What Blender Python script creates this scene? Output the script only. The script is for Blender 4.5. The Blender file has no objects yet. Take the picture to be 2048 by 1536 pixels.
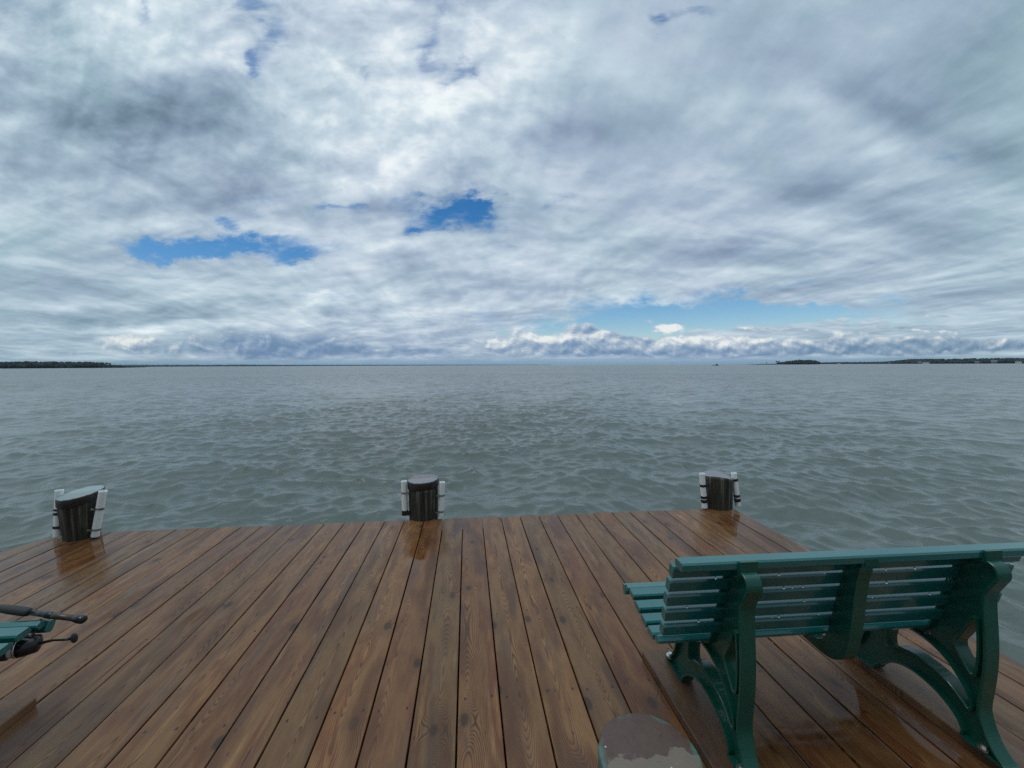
import bpy, bmesh, math, random
import numpy as np
from mathutils import Vector, Matrix
from mathutils.geometry import tessellate_polygon

rng = random.Random(7)
D = bpy.data
SC = bpy.context.scene
COL = SC.collection
R = math.radians

# ------------------------------------------------------------------ camera
YAW, PITCH, ROLL = R(6.6), R(2.83), R(0.25)
CAM = Vector((0, 0, 1.55))
fw = Vector((math.sin(YAW) * math.cos(PITCH), math.cos(YAW) * math.cos(PITCH), -math.sin(PITCH)))
r0 = Vector((math.cos(YAW), -math.sin(YAW), 0))
u0 = r0.cross(fw)
rt = r0 * math.cos(ROLL) - u0 * math.sin(ROLL)
up = u0 * math.cos(ROLL) + r0 * math.sin(ROLL)
cd = D.cameras.new('camera')
cam = D.objects.new('camera', cd)
COL.objects.link(cam)
cam.matrix_world = Matrix(((rt.x, up.x, -fw.x, CAM.x), (rt.y, up.y, -fw.y, CAM.y), (rt.z, up.z, -fw.z, CAM.z), (0, 0, 0, 1)))
cd.sensor_width = 36
cd.lens = 769 / 2048 * 36
cd.clip_start = 0.02
cd.clip_end = 60000
SC.camera = cam
SC.view_settings.view_transform = 'Standard'
SC.view_settings.look = 'None'
SC.view_settings.exposure = 0
SC.view_settings.gamma = 1
SC.render.film_transparent = False
SC.cycles.max_bounces = 8
SC.cycles.use_denoising = False

# ------------------------------------------------------------------ small node language
class Tree:
    def __init__(s, nt):
        s.nt = nt
        nt.nodes.clear()
    def new(s, t, **kw):
        n = s.nt.nodes.new(t)
        for k, v in kw.items():
            setattr(n, k, v)
        return n
    def put(s, sock, v):
        if isinstance(v, X):
            s.nt.links.new(v.s, sock)
        elif v is not None:
            if hasattr(sock.default_value, '__len__') and not hasattr(v, '__len__'):
                v = (v,) * len(sock.default_value)
            if hasattr(v, '__len__') and len(v) == 3 and len(sock.default_value) == 4:
                v = tuple(v) + (1,)
            sock.default_value = v
    def math(s, op, a, b=None, c=None, clamp=False):
        n = s.new('ShaderNodeMath', operation=op, use_clamp=clamp)
        s.put(n.inputs[0], a)
        if b is not None: s.put(n.inputs[1], b)
        if c is not None: s.put(n.inputs[2], c)
        return X(s, n.outputs[0])
    def vmath(s, op, a, b=None):
        n = s.new('ShaderNodeVectorMath', operation=op)
        s.put(n.inputs[0], a)
        if b is not None:
            if op == 'SCALE': s.put(n.inputs[3], b)
            else: s.put(n.inputs[1], b)
        return X(s, n.outputs[1] if op in ('DOT_PRODUCT', 'LENGTH', 'DISTANCE') else n.outputs[0])
    def vec(s, x, y, z=0.0):
        n = s.new('ShaderNodeCombineXYZ')
        for i, v in enumerate((x, y, z)): s.put(n.inputs[i], v)
        return X(s, n.outputs[0])
    def sep(s, v):
        n = s.new('ShaderNodeSeparateXYZ'); s.put(n.inputs[0], v)
        return [X(s, o) for o in n.outputs]
    def noise(s, v, scale=1, detail=4, rough=.5, dist=0, lac=2, color=False):
        n = s.new('ShaderNodeTexNoise')
        s.put(n.inputs['Vector'], v); s.put(n.inputs['Scale'], scale); s.put(n.inputs['Detail'], detail)
        s.put(n.inputs['Roughness'], rough); s.put(n.inputs['Distortion'], dist); s.put(n.inputs['Lacunarity'], lac)
        return X(s, n.outputs[1 if color else 0])
    def voro(s, v, scale=1, feature='F1', out='Distance', rnd=1, dim='3D'):
        n = s.new('ShaderNodeTexVoronoi', feature=feature, voronoi_dimensions=dim)
        s.put(n.inputs['Vector'], v); s.put(n.inputs['Scale'], scale); s.put(n.inputs['Randomness'], rnd)
        return X(s, n.outputs[out])
    def mapping(s, v, loc=(0, 0, 0), rot=(0, 0, 0), scale=(1, 1, 1), kind='POINT'):
        n = s.new('ShaderNodeMapping', vector_type=kind)
        s.put(n.inputs[0], v); n.inputs[1].default_value = loc; n.inputs[2].default_value = rot; n.inputs[3].default_value = scale
        return X(s, n.outputs[0])
    def mix(s, f, a, b, blend='MIX'):
        n = s.new('ShaderNodeMix', data_type='RGBA', blend_type=blend, clamp_factor=True)
        s.put(n.inputs[0], f); s.put(n.inputs[6], a); s.put(n.inputs[7], b)
        return X(s, n.outputs[2])
    def step(s, v, a, b, lo=0.0, hi=1.0):
        n = s.new('ShaderNodeMapRange', interpolation_type='SMOOTHSTEP')
        for i, q in enumerate((v, a, b, lo, hi)): s.put(n.inputs[i], q)
        return X(s, n.outputs[0])
    def lin(s, v, a, b, lo=0.0, hi=1.0):
        n = s.new('ShaderNodeMapRange', interpolation_type='LINEAR', clamp=True)
        for i, q in enumerate((v, a, b, lo, hi)): s.put(n.inputs[i], q)
        return X(s, n.outputs[0])
    def ramp(s, v, stops):
        n = s.new('ShaderNodeValToRGB')
        e = n.color_ramp.elements
        while len(e) < len(stops): e.new(1)
        for k, (p, c) in zip(e, stops):
            k.position = p; k.color = tuple(c) + (1,)
        s.put(n.inputs[0], v)
        return X(s, n.outputs[0])

class X:
    def __init__(s, t, sock): s.t, s.s = t, sock
    def __add__(a, b): return a.t.math('ADD', a, b)
    __radd__ = __add__
    def __mul__(a, b): return a.t.math('MULTIPLY', a, b)
    __rmul__ = __mul__
    def __sub__(a, b): return a.t.math('SUBTRACT', a, b)
    def __rsub__(a, b): return a.t.math('SUBTRACT', b, a)
    def __truediv__(a, b): return a.t.math('DIVIDE', a, b)
    def clamp(a): return a.t.math('ADD', a, 0.0, clamp=True)

# ------------------------------------------------------------------ sky
SUN_EL, SUN_AZ = R(68), R(-110)         # high behind the thin cloud, to the left
w = D.worlds.new('World'); SC.world = w; w.use_nodes = True
T = Tree(w.node_tree)
tc = T.new('ShaderNodeTexCoord')
dirv = X(T, tc.outputs['Generated'])
dx, dy, dz = T.sep(dirv)
cy, sy = math.cos(YAW), math.sin(YAW)
xr = dx * cy - dy * sy
yr = dx * sy + dy * cy
yf = T.math('MAXIMUM', yr, .03)
p = xr / yf
q = dz / yf
zc = T.math('MAXIMUM', dz, 0.0)
def PQ(x, y):                            # a direction in the front half of the sky -> its slope across and slope up
    d = fw + rt * ((x - 1024) / 769) - up * ((y - 768) / 769)
    f = d.x * sy + d.y * cy
    return (d.x * cy - d.y * sy) / f, d.z / f
PQV = T.vec(p, q, 0.0)
wn = T.noise(T.vec(p * 1.0, q * 1.7, .3), 3.2, 6, .6, color=True)
wn2 = T.noise(T.vec(p * 1.0, q * 2.2, 4.1), 11, 5, .62, color=True)
warp = T.vmath('SCALE', T.vmath('SUBTRACT', wn, (.5, .5, .5)), .20)
warp2 = T.vmath('SCALE', T.vmath('SUBTRACT', wn2, (.5, .5, .5)), .07)
PW = T.vmath('ADD', T.vmath('ADD', PQV, warp), warp2)
PW1 = T.vmath('ADD', PQV, T.vmath('SCALE', warp, .6))
def blobs(lst, src):
    acc = None
    for b in lst:
        x, y, rx, ry, rot, amp = b
        a, c = PQ(x, y)
        m = T.mapping(src, (a, c, 0), (0, 0, R(rot)), (rx / 769, ry / 769, 1), 'TEXTURE')
        m = T.vmath('MULTIPLY', m, (1, 1, 0))
        g = T.math('EXPONENT', T.vmath('DOT_PRODUCT', m, m) * -1.0)
        acc = g * amp if acc is None else T.math('MULTIPLY_ADD', g, amp, acc)
    return acc
U = xr / (zc + .11)
V = yr / (zc + .11)
# sheets of cloud seen from below, laid out on a flat cloud base
def deckn(ou, ov):
    a = T.noise(T.vec((U + ou) * 1.0, (V + ov) * .72, 1.7), 1.25, 7, .47, .25)
    return a
N1 = deckn(0, 0)
N1s = deckn(.04, .10)
N2 = T.noise(T.vec(U * 1.0 + V * .15, V * .8, 9.2), 3.6, 6, .55, .4)
N2s = T.noise(T.vec((U + .03) * 1.0 + V * .15, (V + .05) * .8, 9.2), 3.6, 6, .55, .4)
relief = (N1 - N1s) * 1.9 + (N2 - N2s) * .36
streak = T.noise(T.vec(U * 2.0 - V * .2, V * .55, 5.5), 1.7, 7, .52, .5)
puff = T.noise(T.vec(p, q * 1.5, 2.2), 7.5, 7, .55, .2)
puffs = T.noise(T.vec(p + .012, q * 1.5 - .045, 2.2), 7.5, 7, .55, .2)
# light and dark regions of the cloud cover
BR = [(120, 60, 260, 110, 10, .18), (330, 110, 200, 90, 0, .14), (700, 190, 130, 160, 20, .17), (980, 160, 160, 130, -10, .17),
      (560, 150, 120, 60, 0, .16), (430, 190, 350, 64, 8, -.23), (90, 190, 220, 70, 0, -.16), (200, 290, 260, 70, 12, -.10),
      (480, 370, 220, 50, 10, -.10), (760, 310, 150, 60, 0, .10), (1190, 250, 130, 70, -10, -.14), (1160, 270, 120, 40, -20, -.12),
      (1300, 130, 260, 120, -10, .10), (1700, 150, 420, 130, -12, -.09), (1990, 160, 160, 200, 0, -.16), (1640, 200, 60, 26, -20, .17),
      (1500, 330, 200, 50, -20, -.12), (1590, 440, 170, 44, -14, .20), (1850, 250, 260, 40, -24, -.18), (1880, 330, 260, 40, -20, .10),
      (1780, 440, 260, 40, -16, -.12), (1900, 560, 260, 60, -6, -.08), (840, 480, 190, 40, 0, .08), (820, 510, 80, 16, 0, -.16), (930, 560, 120, 20, -4, -.18),
      (1000, 520, 120, 30, 0, .10), (1350, 500, 220, 24, -6, -.12), (240, 460, 160, 22, 4, .16), (700, 590, 240, 20, 2, .12), (670, 626, 45, 6, 0, .22),
      (290, 628, 230, 14, 3, -.20), (60, 615, 120, 12, 3, .18), (180, 660, 260, 7, 2, .15), (60, 560, 260, 50, 3, -.06), (1500, 560, 500, 40, -3, .0),
      (640, 395, 90, 20, 0, .06), (1120, 575, 200, 20, -3, .08)]
bright = blobs(BR, PW1)
flats = T.noise(T.vec(p * 1.6 - q * .8, (q - .012) * 7.0 + T.math('ABSOLUTE', p) * 1.0, 6.1), 2.4, 6, .56, .4)
flat = T.noise(T.vec(p * 1.6 - q * .8, q * 7.0 + T.math('ABSOLUTE', p) * 1.0, 6.1), 2.4, 6, .56, .4)
L = bright * 1.35 + relief + (N1 - .5) * .80 + (streak - .5) * .46 + ((flat - .5) * .26 + (flat - flats) * .48) * T.step(q, .62, .28) + (puff - puffs) * 1.15 * T.step(q, .1, .6) * T.step(p, .35, -.15, .25, 1.0) + .57
back = T.step(yr, -.35, .25, .58, 1.0) * T.step(dz, .66, 1.0, 1.0, 2.9)   # sky out of view: dimmed behind the jetty, brightened overhead, to shape the light
tint = T.noise(T.vec(p, q * 1.4, 7.7), 2.6, 2, .5)
side = T.step(T.math('ABSOLUTE', p), .45, 1.25)
L = T.math('MULTIPLY_ADD', L, .80, .115)
cA = T.ramp(L, [(0, (.155, .215, .305)), (.25, (.255, .335, .46)), (.5, (.385, .485, .61)), (.75, (.58, .68, .775)), (1, (.90, .95, .97))])
cB = T.ramp(L, [(0, (.14, .22, .285)), (.25, (.23, .345, .42)), (.5, (.345, .485, .565)), (.75, (.53, .67, .74)), (1, (.80, .91, .94))])
hue = (T.step(tint, .45, .62) * .45 + side * .5).clamp()
cdeck = T.mix(hue, cA, cB)
# gaps of blue between the sheets
HOLES = [(470, 502, 160, 18, 3, 1.2), (330, 512, 110, 12, -4, .62), (440, 455, 45, 16, 8, .75), (580, 516, 60, 10, 4, .75), (905, 410, 95, 26, -3, 1.15), (842, 441, 40, 12, 0, .85), (960, 402, 50, 10, 0, .6),
         (505, 118, 20, 26, 20, 1.0), (545, 70, 30, 42, -25, .85), (500, 10, 50, 22, 10, .8), (300, 20, 16, 30, 25, .5), (925, 150, 44, 26, 28, 1.1), (868, 100, 26, 40, 20, .75), (880, 40, 20, 22, 0, .5),
         (730, 130, 10, 40, 10, .45), (1320, 20, 22, 26, 10, .85), (1380, 5, 40, 10, 0, .5), (700, 405, 60, 9, 4, .45), (640, 412, 30, 10, 6, .5), (520, 405, 60, 10, 4, .42), (320, 552, 60, 4, 2, .5), (600, 530, 30, 6, 0, .45),
         (1080, 485, 90, 10, -6, .42), (1130, 400, 60, 10, -6, .35), (650, 585, 100, 8, 2, .42), (1900, 300, 60, 14, -14, .25),
         (1350, 620, 220, 24, -3, 1.35), (1230, 640, 190, 16, -1, .9), (1600, 610, 210, 16, -5, 1.1), (1480, 640, 150, 16, -2, 1.0), (1700, 640, 170, 10, -4, .62), (1790, 600, 60, 8, -4, .7), (1180, 655, 160, 9, 0, .7), (1080, 640, 120, 8, 0, .5), (1950, 640, 120, 10, -3, .5)]
holes = blobs(HOLES, PW)
rag = (N2 - .5) * 1.0 + (puff - .5) * .9 + (flat - .5) * 1.5 * T.step(q, .7, .3)
wisp = T.noise(T.vec(p * 1.5 - q * .6, q * 3.6, 12.0), 6.0, 7, .62, .8)
gap = T.step(holes * 1.2 - rag * .60 - (wisp - .5) * 1.2, .06, 1.42)
gap = gap * T.step(wisp - (holes - .6) * .25, .74, .40, .35, 1.0)
front = T.step(yr, 0.0, .2)
gap = gap * front * T.step(q, .50, .75, 1.0, .78)
gap = T.math('MAXIMUM', gap, T.step(N1 - (N2 - .5) * .5, .31, .22) * .35)
# clear band down at the horizon, greyer towards both sides
low = T.step(q, .030, .002)
# heaped clouds standing far away above the horizon
CU = [(250, 688, 70, 20, 0, .9), (330, 700, 50, 12, 0, .5), (450, 686, 140, 34, -3, .68), (590, 690, 120, 34, 4, .66), (720, 700, 150, 18, 0, .68), (850, 704, 120, 12, 0, .55),
      (1010, 694, 70, 18, -10, .9), (1090, 682, 100, 24, -8, .95), (1190, 668, 70, 20, -16, .85), (1180, 696, 90, 18, 0, .85), (1338, 657, 30, 9, 5, 1.25), (1290, 642, 40, 8, -4, .55), (1265, 686, 60, 9, -8, .85),
      (1330, 700, 120, 18, -4, .95), (1440, 690, 120, 17, -4, .95), (1560, 695, 160, 16, -2, .85), (1700, 690, 200, 18, 0, .7), (1850, 694, 200, 18, 0, .65), (2020, 690, 150, 16, 0, .6), (120, 706, 70, 7, 0, .42), (1500, 656, 60, 5, -3, .55), (1640, 660, 90, 6, -3, .6), (1840, 660, 120, 5, -4, .6), (1660, 640, 60, 5, -4, .6), (1860, 630, 70, 5, -6, .62)]
def cun(a, b):
    return T.noise(T.vec((p + a), (q + b) * 1.5, 3.3), 17, 8, .56, .25)
C1 = cun(0, 0); C1s = cun(-.006, .010); C2 = T.noise(T.vec(p, q * 1.3, 8.3), 46, 5, .55, .3)
cum = blobs(CU, T.vmath('ADD', PQV, T.vmath('SCALE', warp2, .32)))
cum = cum * T.lin(T.noise(T.vec(p, q * .3, 15.0), 4.5, 3, .6), .35, .62, .62, 1.12)
cmask = T.step(cum + (C1 - .5) * 1.15 + (C2 - .5) * .25, T.step(p, -.05, -.30, .31, .22), T.step(p, -.05, -.30, .68, .88)) * T.step(q, .008, .022)
CB = [(250, 682, 80, 24, 0, .34), (480, 690, 130, 40, 0, -.22), (650, 690, 160, 40, 0, -.20), (860, 690, 100, 30, 0, -.10), (1010, 690, 90, 26, 0, .20), (1110, 676, 90, 18, -8, .22), (1200, 690, 80, 26, 0, -.12), (1338, 656, 40, 16, 0, .5),
      (1400, 682, 100, 12, -6, .30), (1480, 676, 100, 10, -4, .25), (1300, 690, 60, 14, 0, .2), (1600, 684, 180, 9, 0, .2), (1700, 700, 260, 14, 0, -.08), (1850, 660, 120, 8, 0, .25), (1640, 655, 120, 10, 0, .25), (1950, 700, 200, 20, 0, -.10)]
LC = (C1 - C1s) * 2.3 + blobs(CB, PQV) + T.step(q, .015, .090, -.15, .22) + (C2 - .5) * .22 + .41
ccol = T.ramp(LC, [(0, (.16, .26, .42)), (.3, (.235, .345, .50)), (.55, (.36, .46, .58)), (.8, (.60, .67, .73)), (1, (.82, .86, .86))])
ccol = T.mix(side * .45, ccol, T.ramp(LC, [(0, (.15, .26, .33)), (.4, (.26, .37, .44)), (.7, (.48, .57, .60)), (1, (.72, .77, .74))]))
hazec = T.mix(side, (.25, .385, .53), (.205, .335, .42))
allc = T.mix(low * .85, cdeck, hazec)
allc = T.mix(cmask, allc, ccol)
allc = T.mix(T.step(q, .020, .004) * .7, allc, hazec)
allc = T.vmath('SCALE', allc, back)
alpha = T.math('MAXIMUM', 1.0 - gap, T.math('MAXIMUM', cmask, T.step(q, .05, .006) * .8))
below = T.step(dz, -.02, -.06)
allc = T.mix(below, allc, (.05, .065, .065))
alpha = T.math('MAXIMUM', alpha, below)
sky = T.new('ShaderNodeTexSky', sky_type='NISHITA')
sky.sun_disc = False; sky.sun_elevation = SUN_EL; sky.sun_rotation = SUN_AZ
sky.air_density = 1.0; sky.dust_density = .4; sky.ozone_density = 3.0
hs = T.new('ShaderNodeHueSaturation'); hs.inputs['Saturation'].default_value = 1.38; T.put(hs.inputs['Color'], X(T, sky.outputs[0]))
bs = T.new('ShaderNodeBackground'); T.put(bs.inputs[0], X(T, hs.outputs[0])); bs.inputs[1].default_value = .108
bc = T.new('ShaderNodeBackground'); T.put(bc.inputs[0], allc); bc.inputs[1].default_value = 1.0
mx = T.new('ShaderNodeMixShader'); T.put(mx.inputs[0], alpha)
T.nt.links.new(bs.outputs[0], mx.inputs[1]); T.nt.links.new(bc.outputs[0], mx.inputs[2])
wo = T.new('ShaderNodeOutputWorld'); T.nt.links.new(mx.outputs[0], wo.inputs[0])
w.cycles.sampling_method = 'MANUAL'; w.cycles.sample_map_resolution = 512

sl = D.lights.new('sun', 'SUN'); sl.energy = .6; sl.angle = R(25); sl.color = (1, .96, .9)
so = D.objects.new('sun', sl); COL.objects.link(so)
sd = Vector((math.sin(SUN_AZ) * math.cos(SUN_EL), math.cos(SUN_AZ) * math.cos(SUN_EL), math.sin(SUN_EL)))
so.rotation_euler = sd.to_track_quat('Z', 'Y').to_euler()
so.location = sd * 50
# ------------------------------------------------------------------ building helpers
def tag(o, label=None, cat=None, group=None, kind=None):
    if label: o['label'] = label
    if cat: o['category'] = cat
    if group: o['group'] = group
    if kind: o['kind'] = kind
    return o
def empty(name, loc=(0, 0, 0), rot=(0, 0, 0), **k):
    o = D.objects.new(name, None); COL.objects.link(o)
    o.location = loc; o.rotation_euler = rot; o.empty_display_size = .1
    return tag(o, **k)
def obj(name, verts, faces, mat, parent=None, smooth=False, uv=None, uv2=None, **k):
    me = D.meshes.new(name)
    me.from_pydata([tuple(v) for v in verts], [], faces)
    bm = bmesh.new(); bm.from_mesh(me)
    bmesh.ops.recalc_face_normals(bm, faces=bm.faces)
    bm.to_mesh(me); bm.free()
    for nm, vals in (('UVMap', uv), ('Rnd', uv2)):
        if vals is not None:
            a = me.uv_layers.new(name=nm)
            for l in me.loops: a.data[l.index].uv = vals[l.vertex_index]
    me.materials.append(mat)
    if smooth:
        me.polygons.foreach_set('use_smooth', [True] * len(me.polygons))
    o = D.objects.new(name, me); COL.objects.link(o)
    if parent: o.parent = parent
    return tag(o, **k)
def copy_tree(o, parent=None):
    c = o.copy(); COL.objects.link(c)
    if parent: c.parent = parent
    for ch in [x for x in D.objects if x.parent == o]: copy_tree(ch, c)
    return c
class MB:
    def __init__(s): s.v, s.f = [], []
    def add(s, v, f):
        n = len(s.v); s.v += [tuple(a) for a in v]; s.f += [tuple(i + n for i in q) for q in f]
    def box(s, a, b):
        x0, y0, z0 = a; x1, y1, z1 = b
        s.add([(x0, y0, z0), (x1, y0, z0), (x1, y1, z0), (x0, y1, z0), (x0, y0, z1), (x1, y0, z1), (x1, y1, z1), (x0, y1, z1)],
              [(0, 3, 2, 1), (4, 5, 6, 7), (0, 1, 5, 4), (1, 2, 6, 5), (2, 3, 7, 6), (3, 0, 4, 7)])
    def loft(s, rings, cap=True, closed=False):
        n = len(rings[0]); v = [p for r in rings for p in r]; f = []
        m = len(rings)
        for i in range(m if closed else m - 1):
            for j in range(n):
                a, b = i * n + j, i * n + (j + 1) % n
                c, d = ((i + 1) % m) * n + (j + 1) % n, ((i + 1) % m) * n + j
                f.append((a, b, c, d))
        if cap and not closed:
            f.append(tuple(range(n))[::-1]); f.append(tuple((m - 1) * n + j for j in range(n)))
        s.add(v, f)
    def tube(s, pts, rad, n=12, cap=True):
        pts = [Vector(p) for p in pts]
        if not hasattr(rad, '__len__'): rad = [rad] * len(pts)
        rings = []
        for i, p in enumerate(pts):
            t = (pts[min(i + 1, len(pts) - 1)] - pts[max(i - 1, 0)]).normalized()
            a = t.cross(Vector((0, 0, 1)) if abs(t.z) < .9 else Vector((0, 1, 0))).normalized(); b = t.cross(a)
            rings.append([p + (a * math.cos(k * 2 * math.pi / n) + b * math.sin(k * 2 * math.pi / n)) * rad[i] for k in range(n)])
        s.loft(rings, cap)
    def sphere(s, c, r, nu=10, nv=7, sc=(1, 1, 1)):
        rings = []
        for i in range(nv + 1):
            th = math.pi * (i + .02) / (nv + .04)
            rings.append([(c[0] + sc[0] * r * math.sin(th) * math.cos(k * 2 * math.pi / nu), c[1] + sc[1] * r * math.sin(th) * math.sin(k * 2 * math.pi / nu), c[2] + sc[2] * r * math.cos(th)) for k in range(nu)])
        s.loft(rings)
    def build(s, name, mat, parent=None, **k): return obj(name, s.v, s.f, mat, parent, **k)
def spline(pts, n=10, closed=True):
    P = [Vector(p) for p in pts]; out = []; m = len(P)
    for i in range(m if closed else m - 1):
        g = (lambda k: P[k % m]) if closed else (lambda k: P[min(max(k, 0), m - 1)])
        a, b, c, d = g(i - 1), g(i), g(i + 1), g(i + 2)
        for k in range(n):
            t = k / n
            out.append(.5 * ((2 * b) + (c - a) * t + (2 * a - 5 * b + 4 * c - d) * t * t + (3 * b - a - 3 * c + d) * t ** 3))
    if not closed: out.append(P[-1])
    return out

# ------------------------------------------------------------------ materials
def material(name):
    m = D.materials.new(name); m.use_nodes = True
    t = Tree(m.node_tree)
    out = t.new('ShaderNodeOutputMaterial'); b = t.new('ShaderNodeBsdfPrincipled')
    t.nt.links.new(b.outputs[0], out.inputs[0])
    t.b = b; t.out = out
    def bump(h, strength=.3, dist=.01):
        n = t.new('ShaderNodeBump'); t.put(n.inputs['Height'], h); n.inputs['Strength'].default_value = strength; n.inputs['Distance'].default_value = dist
        t.nt.links.new(n.outputs[0], b.inputs['Normal'])
        return n
    t.bump = bump
    t.set = lambda **k: [t.put(b.inputs[a.replace('_', ' ')], v) for a, v in k.items()]
    t.obj = lambda: X(t, t.new('ShaderNodeTexCoord').outputs['Object'])
    t.pos = lambda: X(t, t.new('ShaderNodeNewGeometry').outputs['Position'])
    t.uv = lambda n: X(t, t.new('ShaderNodeUVMap', uv_map=n).outputs[0])
    return m, t

# wet pine planks
def wood(name, wet=1.0, grey=0.0):
    m, t = material(name)
    uu, vv, _ = t.sep(t.uv('UVMap')); ra, rb, _ = t.sep(t.uv('Rnd'))
    off = ra * 37.0
    vo = vv + off
    # distance from the pith of the log the plank was sawn from
    drift = t.noise(t.vec(0.0, vo * .55, rb * 20), 1, 2, .5)
    wob = t.noise(t.vec(uu * 6.0, vo * 1.6, ra * 9), 1, 3, .55)
    # knots: a few per plank, the rings swerve round them
    kv = t.vec((uu + rb * 3) * 4.0, vo * 2.3, 0.0)
    kd = t.voro(kv, 1, dim='2D')
    kcol = t.sep(X(t, kd.s.node.outputs['Color']))[0]
    kon = t.step(kcol, .60, .66)
    kn = t.math('EXPONENT', kd * kd * -20.0) * kon
    px = uu + (rb - .5) * .16 + (wob - .5) * .035
    dep = .012 + t.math('ABSOLUTE', drift - .47) * .30
    rad = t.math('SQRT', px * px + dep * dep) + kn * .055 + (wob - .5) * .012
    ph = rad * (340.0 + ra * 170) + t.noise(t.vec(uu * 60, vo * 3, 0), 1, 2) * 1.1
    fr = t.math('FRACT', ph * .5)
    ring = t.step(fr, .35, .86) - t.step(fr, .90, 1.0)
    fine = t.noise(t.vec(uu * 420, vo * 5, 0), 1, 3, .6)
    blotch = t.noise(t.vec(uu * 7, vo * 1.5, rb * 5), 1, 4, .55)
    stain = t.step(t.noise(t.vec(uu * 9 + 3, vo * 1.1, ra * 7), 1.3, 5, .6), .52, .72)
    base = t.ramp(blotch, [(.22, (.076, .039, .022)), (.40, (.138, .070, .036)), (.52, (.215, .122, .058)), (.62, (.158, .074, .036)), (.76, (.300, .165, .066))])
    tone = t.ramp(rb, [(0, (.74, .67, .63)), (.2, (1.10, .97, .87)), (.4, (.90, .88, .82)), (.6, (1.20, 1.06, .90)), (.8, (.98, .82, .74)), (1, (1.06, 1.02, .90))])
    base = t.mix(1.0, base, tone, 'MULTIPLY')
    dark = t.mix(1.0, base, (.32, .27, .25), 'MULTIPLY')
    rc = t.noise(t.vec(uu * 11, vo * .9, ra * 5 + 2), 1, 4, .6)
    c = t.mix(ring * t.lin(rc, .32, .66, .42, 1.0), base, dark)
    c = t.mix(t.step(fine, .45, .75) * .28, c, dark)
    c = t.mix(stain * .5, c, (.060, .048, .042))
    c = t.mix(t.step(t.noise(t.vec(uu * 14, vo * 1.4, ra * 3 + 8), 1, 4, .6), .60, .72) * .5, c, (.36, .19, .075))
    kc = t.step(kd + (wob - .5) * .10, .105, .05) * kon
    c = t.mix(t.step(kd, .30, .08) * kon * .35, c, (.085, .040, .020))
    c = t.mix(kc * .8, c, (.040, .024, .016))
    # screw heads, two over each joist
    sx = t.math('ABSOLUTE', uu) - .062
    syy = t.math('PINGPONG', vv + .11 + (ra - .5) * .02, .305) - .003
    sd_ = t.math('SQRT', sx * sx + syy * syy)
    c = t.mix(t.step(sd_, .0054, .0040) * t.step(t.noise(t.vec(uu * 3, t.math('ROUND', vv * 1.64) * 3.1, ra * 9), 1, 0), .40, .52), c, (.03, .022, .018))
    # little dark nicks
    nk = t.voro(t.vec(uu * 24, vo * 9 + rb * 50, 0.0), 1, dim='2D')
    nkc = t.sep(X(t, nk.s.node.outputs['Color']))[1]
    c = t.mix(t.step(nk, .10, .05) * t.step(nkc, .90, .94) * .8, c, (.03, .02, .015))
    if grey: c = t.mix(grey, c, (.11, .10, .088))
    P_ = t.pos()
    wx, wy, wz = t.sep(P_)
    # standing water: round the posts, under the bench, and thin films elsewhere
    pn = t.noise(t.vec(wx * 5.0, wy * 1.7, 0), 1, 5, .6)
    pud = None
    for (a, b_, rx, ry, amp) in ((-3.42, 3.25, .42, .55, 1.0), (-3.2, 3.55, .3, .3, .6), (-.42, 3.1, .12, .7, .85), (2.62, 3.25, .30, .45, 1.05), (2.45, 2.75, .13, .3, .9), (1.45, 1.05, .38, .32, 1.15), (1.75, 1.4, .2, .4, .8), (1.25, 1.2, .2, .2, .5), (-1.7, 2.35, .07, .35, .75), (-1.85, 1.75, .08, .3, .8)):
        ax, ay = (wx - a) * (1 / rx), (wy - b_) * (1 / ry)
        g = t.math('EXPONENT', (ax * ax + ay * ay) * -1.0) * amp
        pud = g if pud is None else pud + g
    pud = t.step(pud + (pn - .5) * 1.0 - ring * .10, .44, .54)
    film = t.noise(t.vec(wx * 2.2, wy * .9, 3.0), 1, 5, .6)
    c = t.mix(pud * .55, c, t.mix(1.0, c, (.62, .53, .44), 'MULTIPLY'))
    rough = t.lin(film, .35, .68, .33, .11) + ring * .05 + (fine - .5) * .10 + ra * .05
    rough = rough + pud * (.05 - rough)
    t.set(Base_Color=c, Roughness=rough, IOR=1.36)
    t.b.inputs['Specular IOR Level'].default_value = .5
    h = (ring * -.5 + fine * .35 - kc * .6) * (1.0 - pud * .9)
    t.bump(h, .45, .0012)
    return m
M = {}
M['deck'] = wood('wet_pine')
M['runner'] = wood('grey_pine', grey=.18)

m, t = material('under_timber'); t.set(Base_Color=(.045, .032, .022), Roughness=.8); M['under'] = m

def paint(name, a, b_, rough, coat):
    m, t = material(name)
    P_ = t.obj()
    n = t.noise(P_, 14, 4, .6)
    dr = t.voro(P_, 95)
    dc = t.sep(X(t, dr.s.node.outputs['Color']))[0]
    drop = t.step(dr, .30, .14) * t.step(dc, .62, .66)
    t.set(Base_Color=t.mix(n, a, b_), Roughness=t.lin(n, .3, .7, rough, rough + .14) - drop * .12)
    t.b.inputs['Coat Weight'].default_value = coat; t.b.inputs['Coat Roughness'].default_value = .10; t.b.inputs['Coat IOR'].default_value = 1.5 + coat * .2
    t.bump(drop * 1.0 + t.noise(P_, 160, 3) * .12, .5, .0016)
    return m
M['slat'] = paint('green_slat_plastic', (.007, .108, .106), (.011, .132, .126), .18, .7)
M['iron'] = paint('green_iron_paint', (.001, .060, .040), (.002, .078, .054), .30, .25)
m, t = material('steel'); t.set(Base_Color=(.62, .62, .60), Metallic=1.0, Roughness=t.lin(t.noise(t.obj(), 120, 3), .3, .7, .2, .45)); M['steel'] = m
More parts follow.
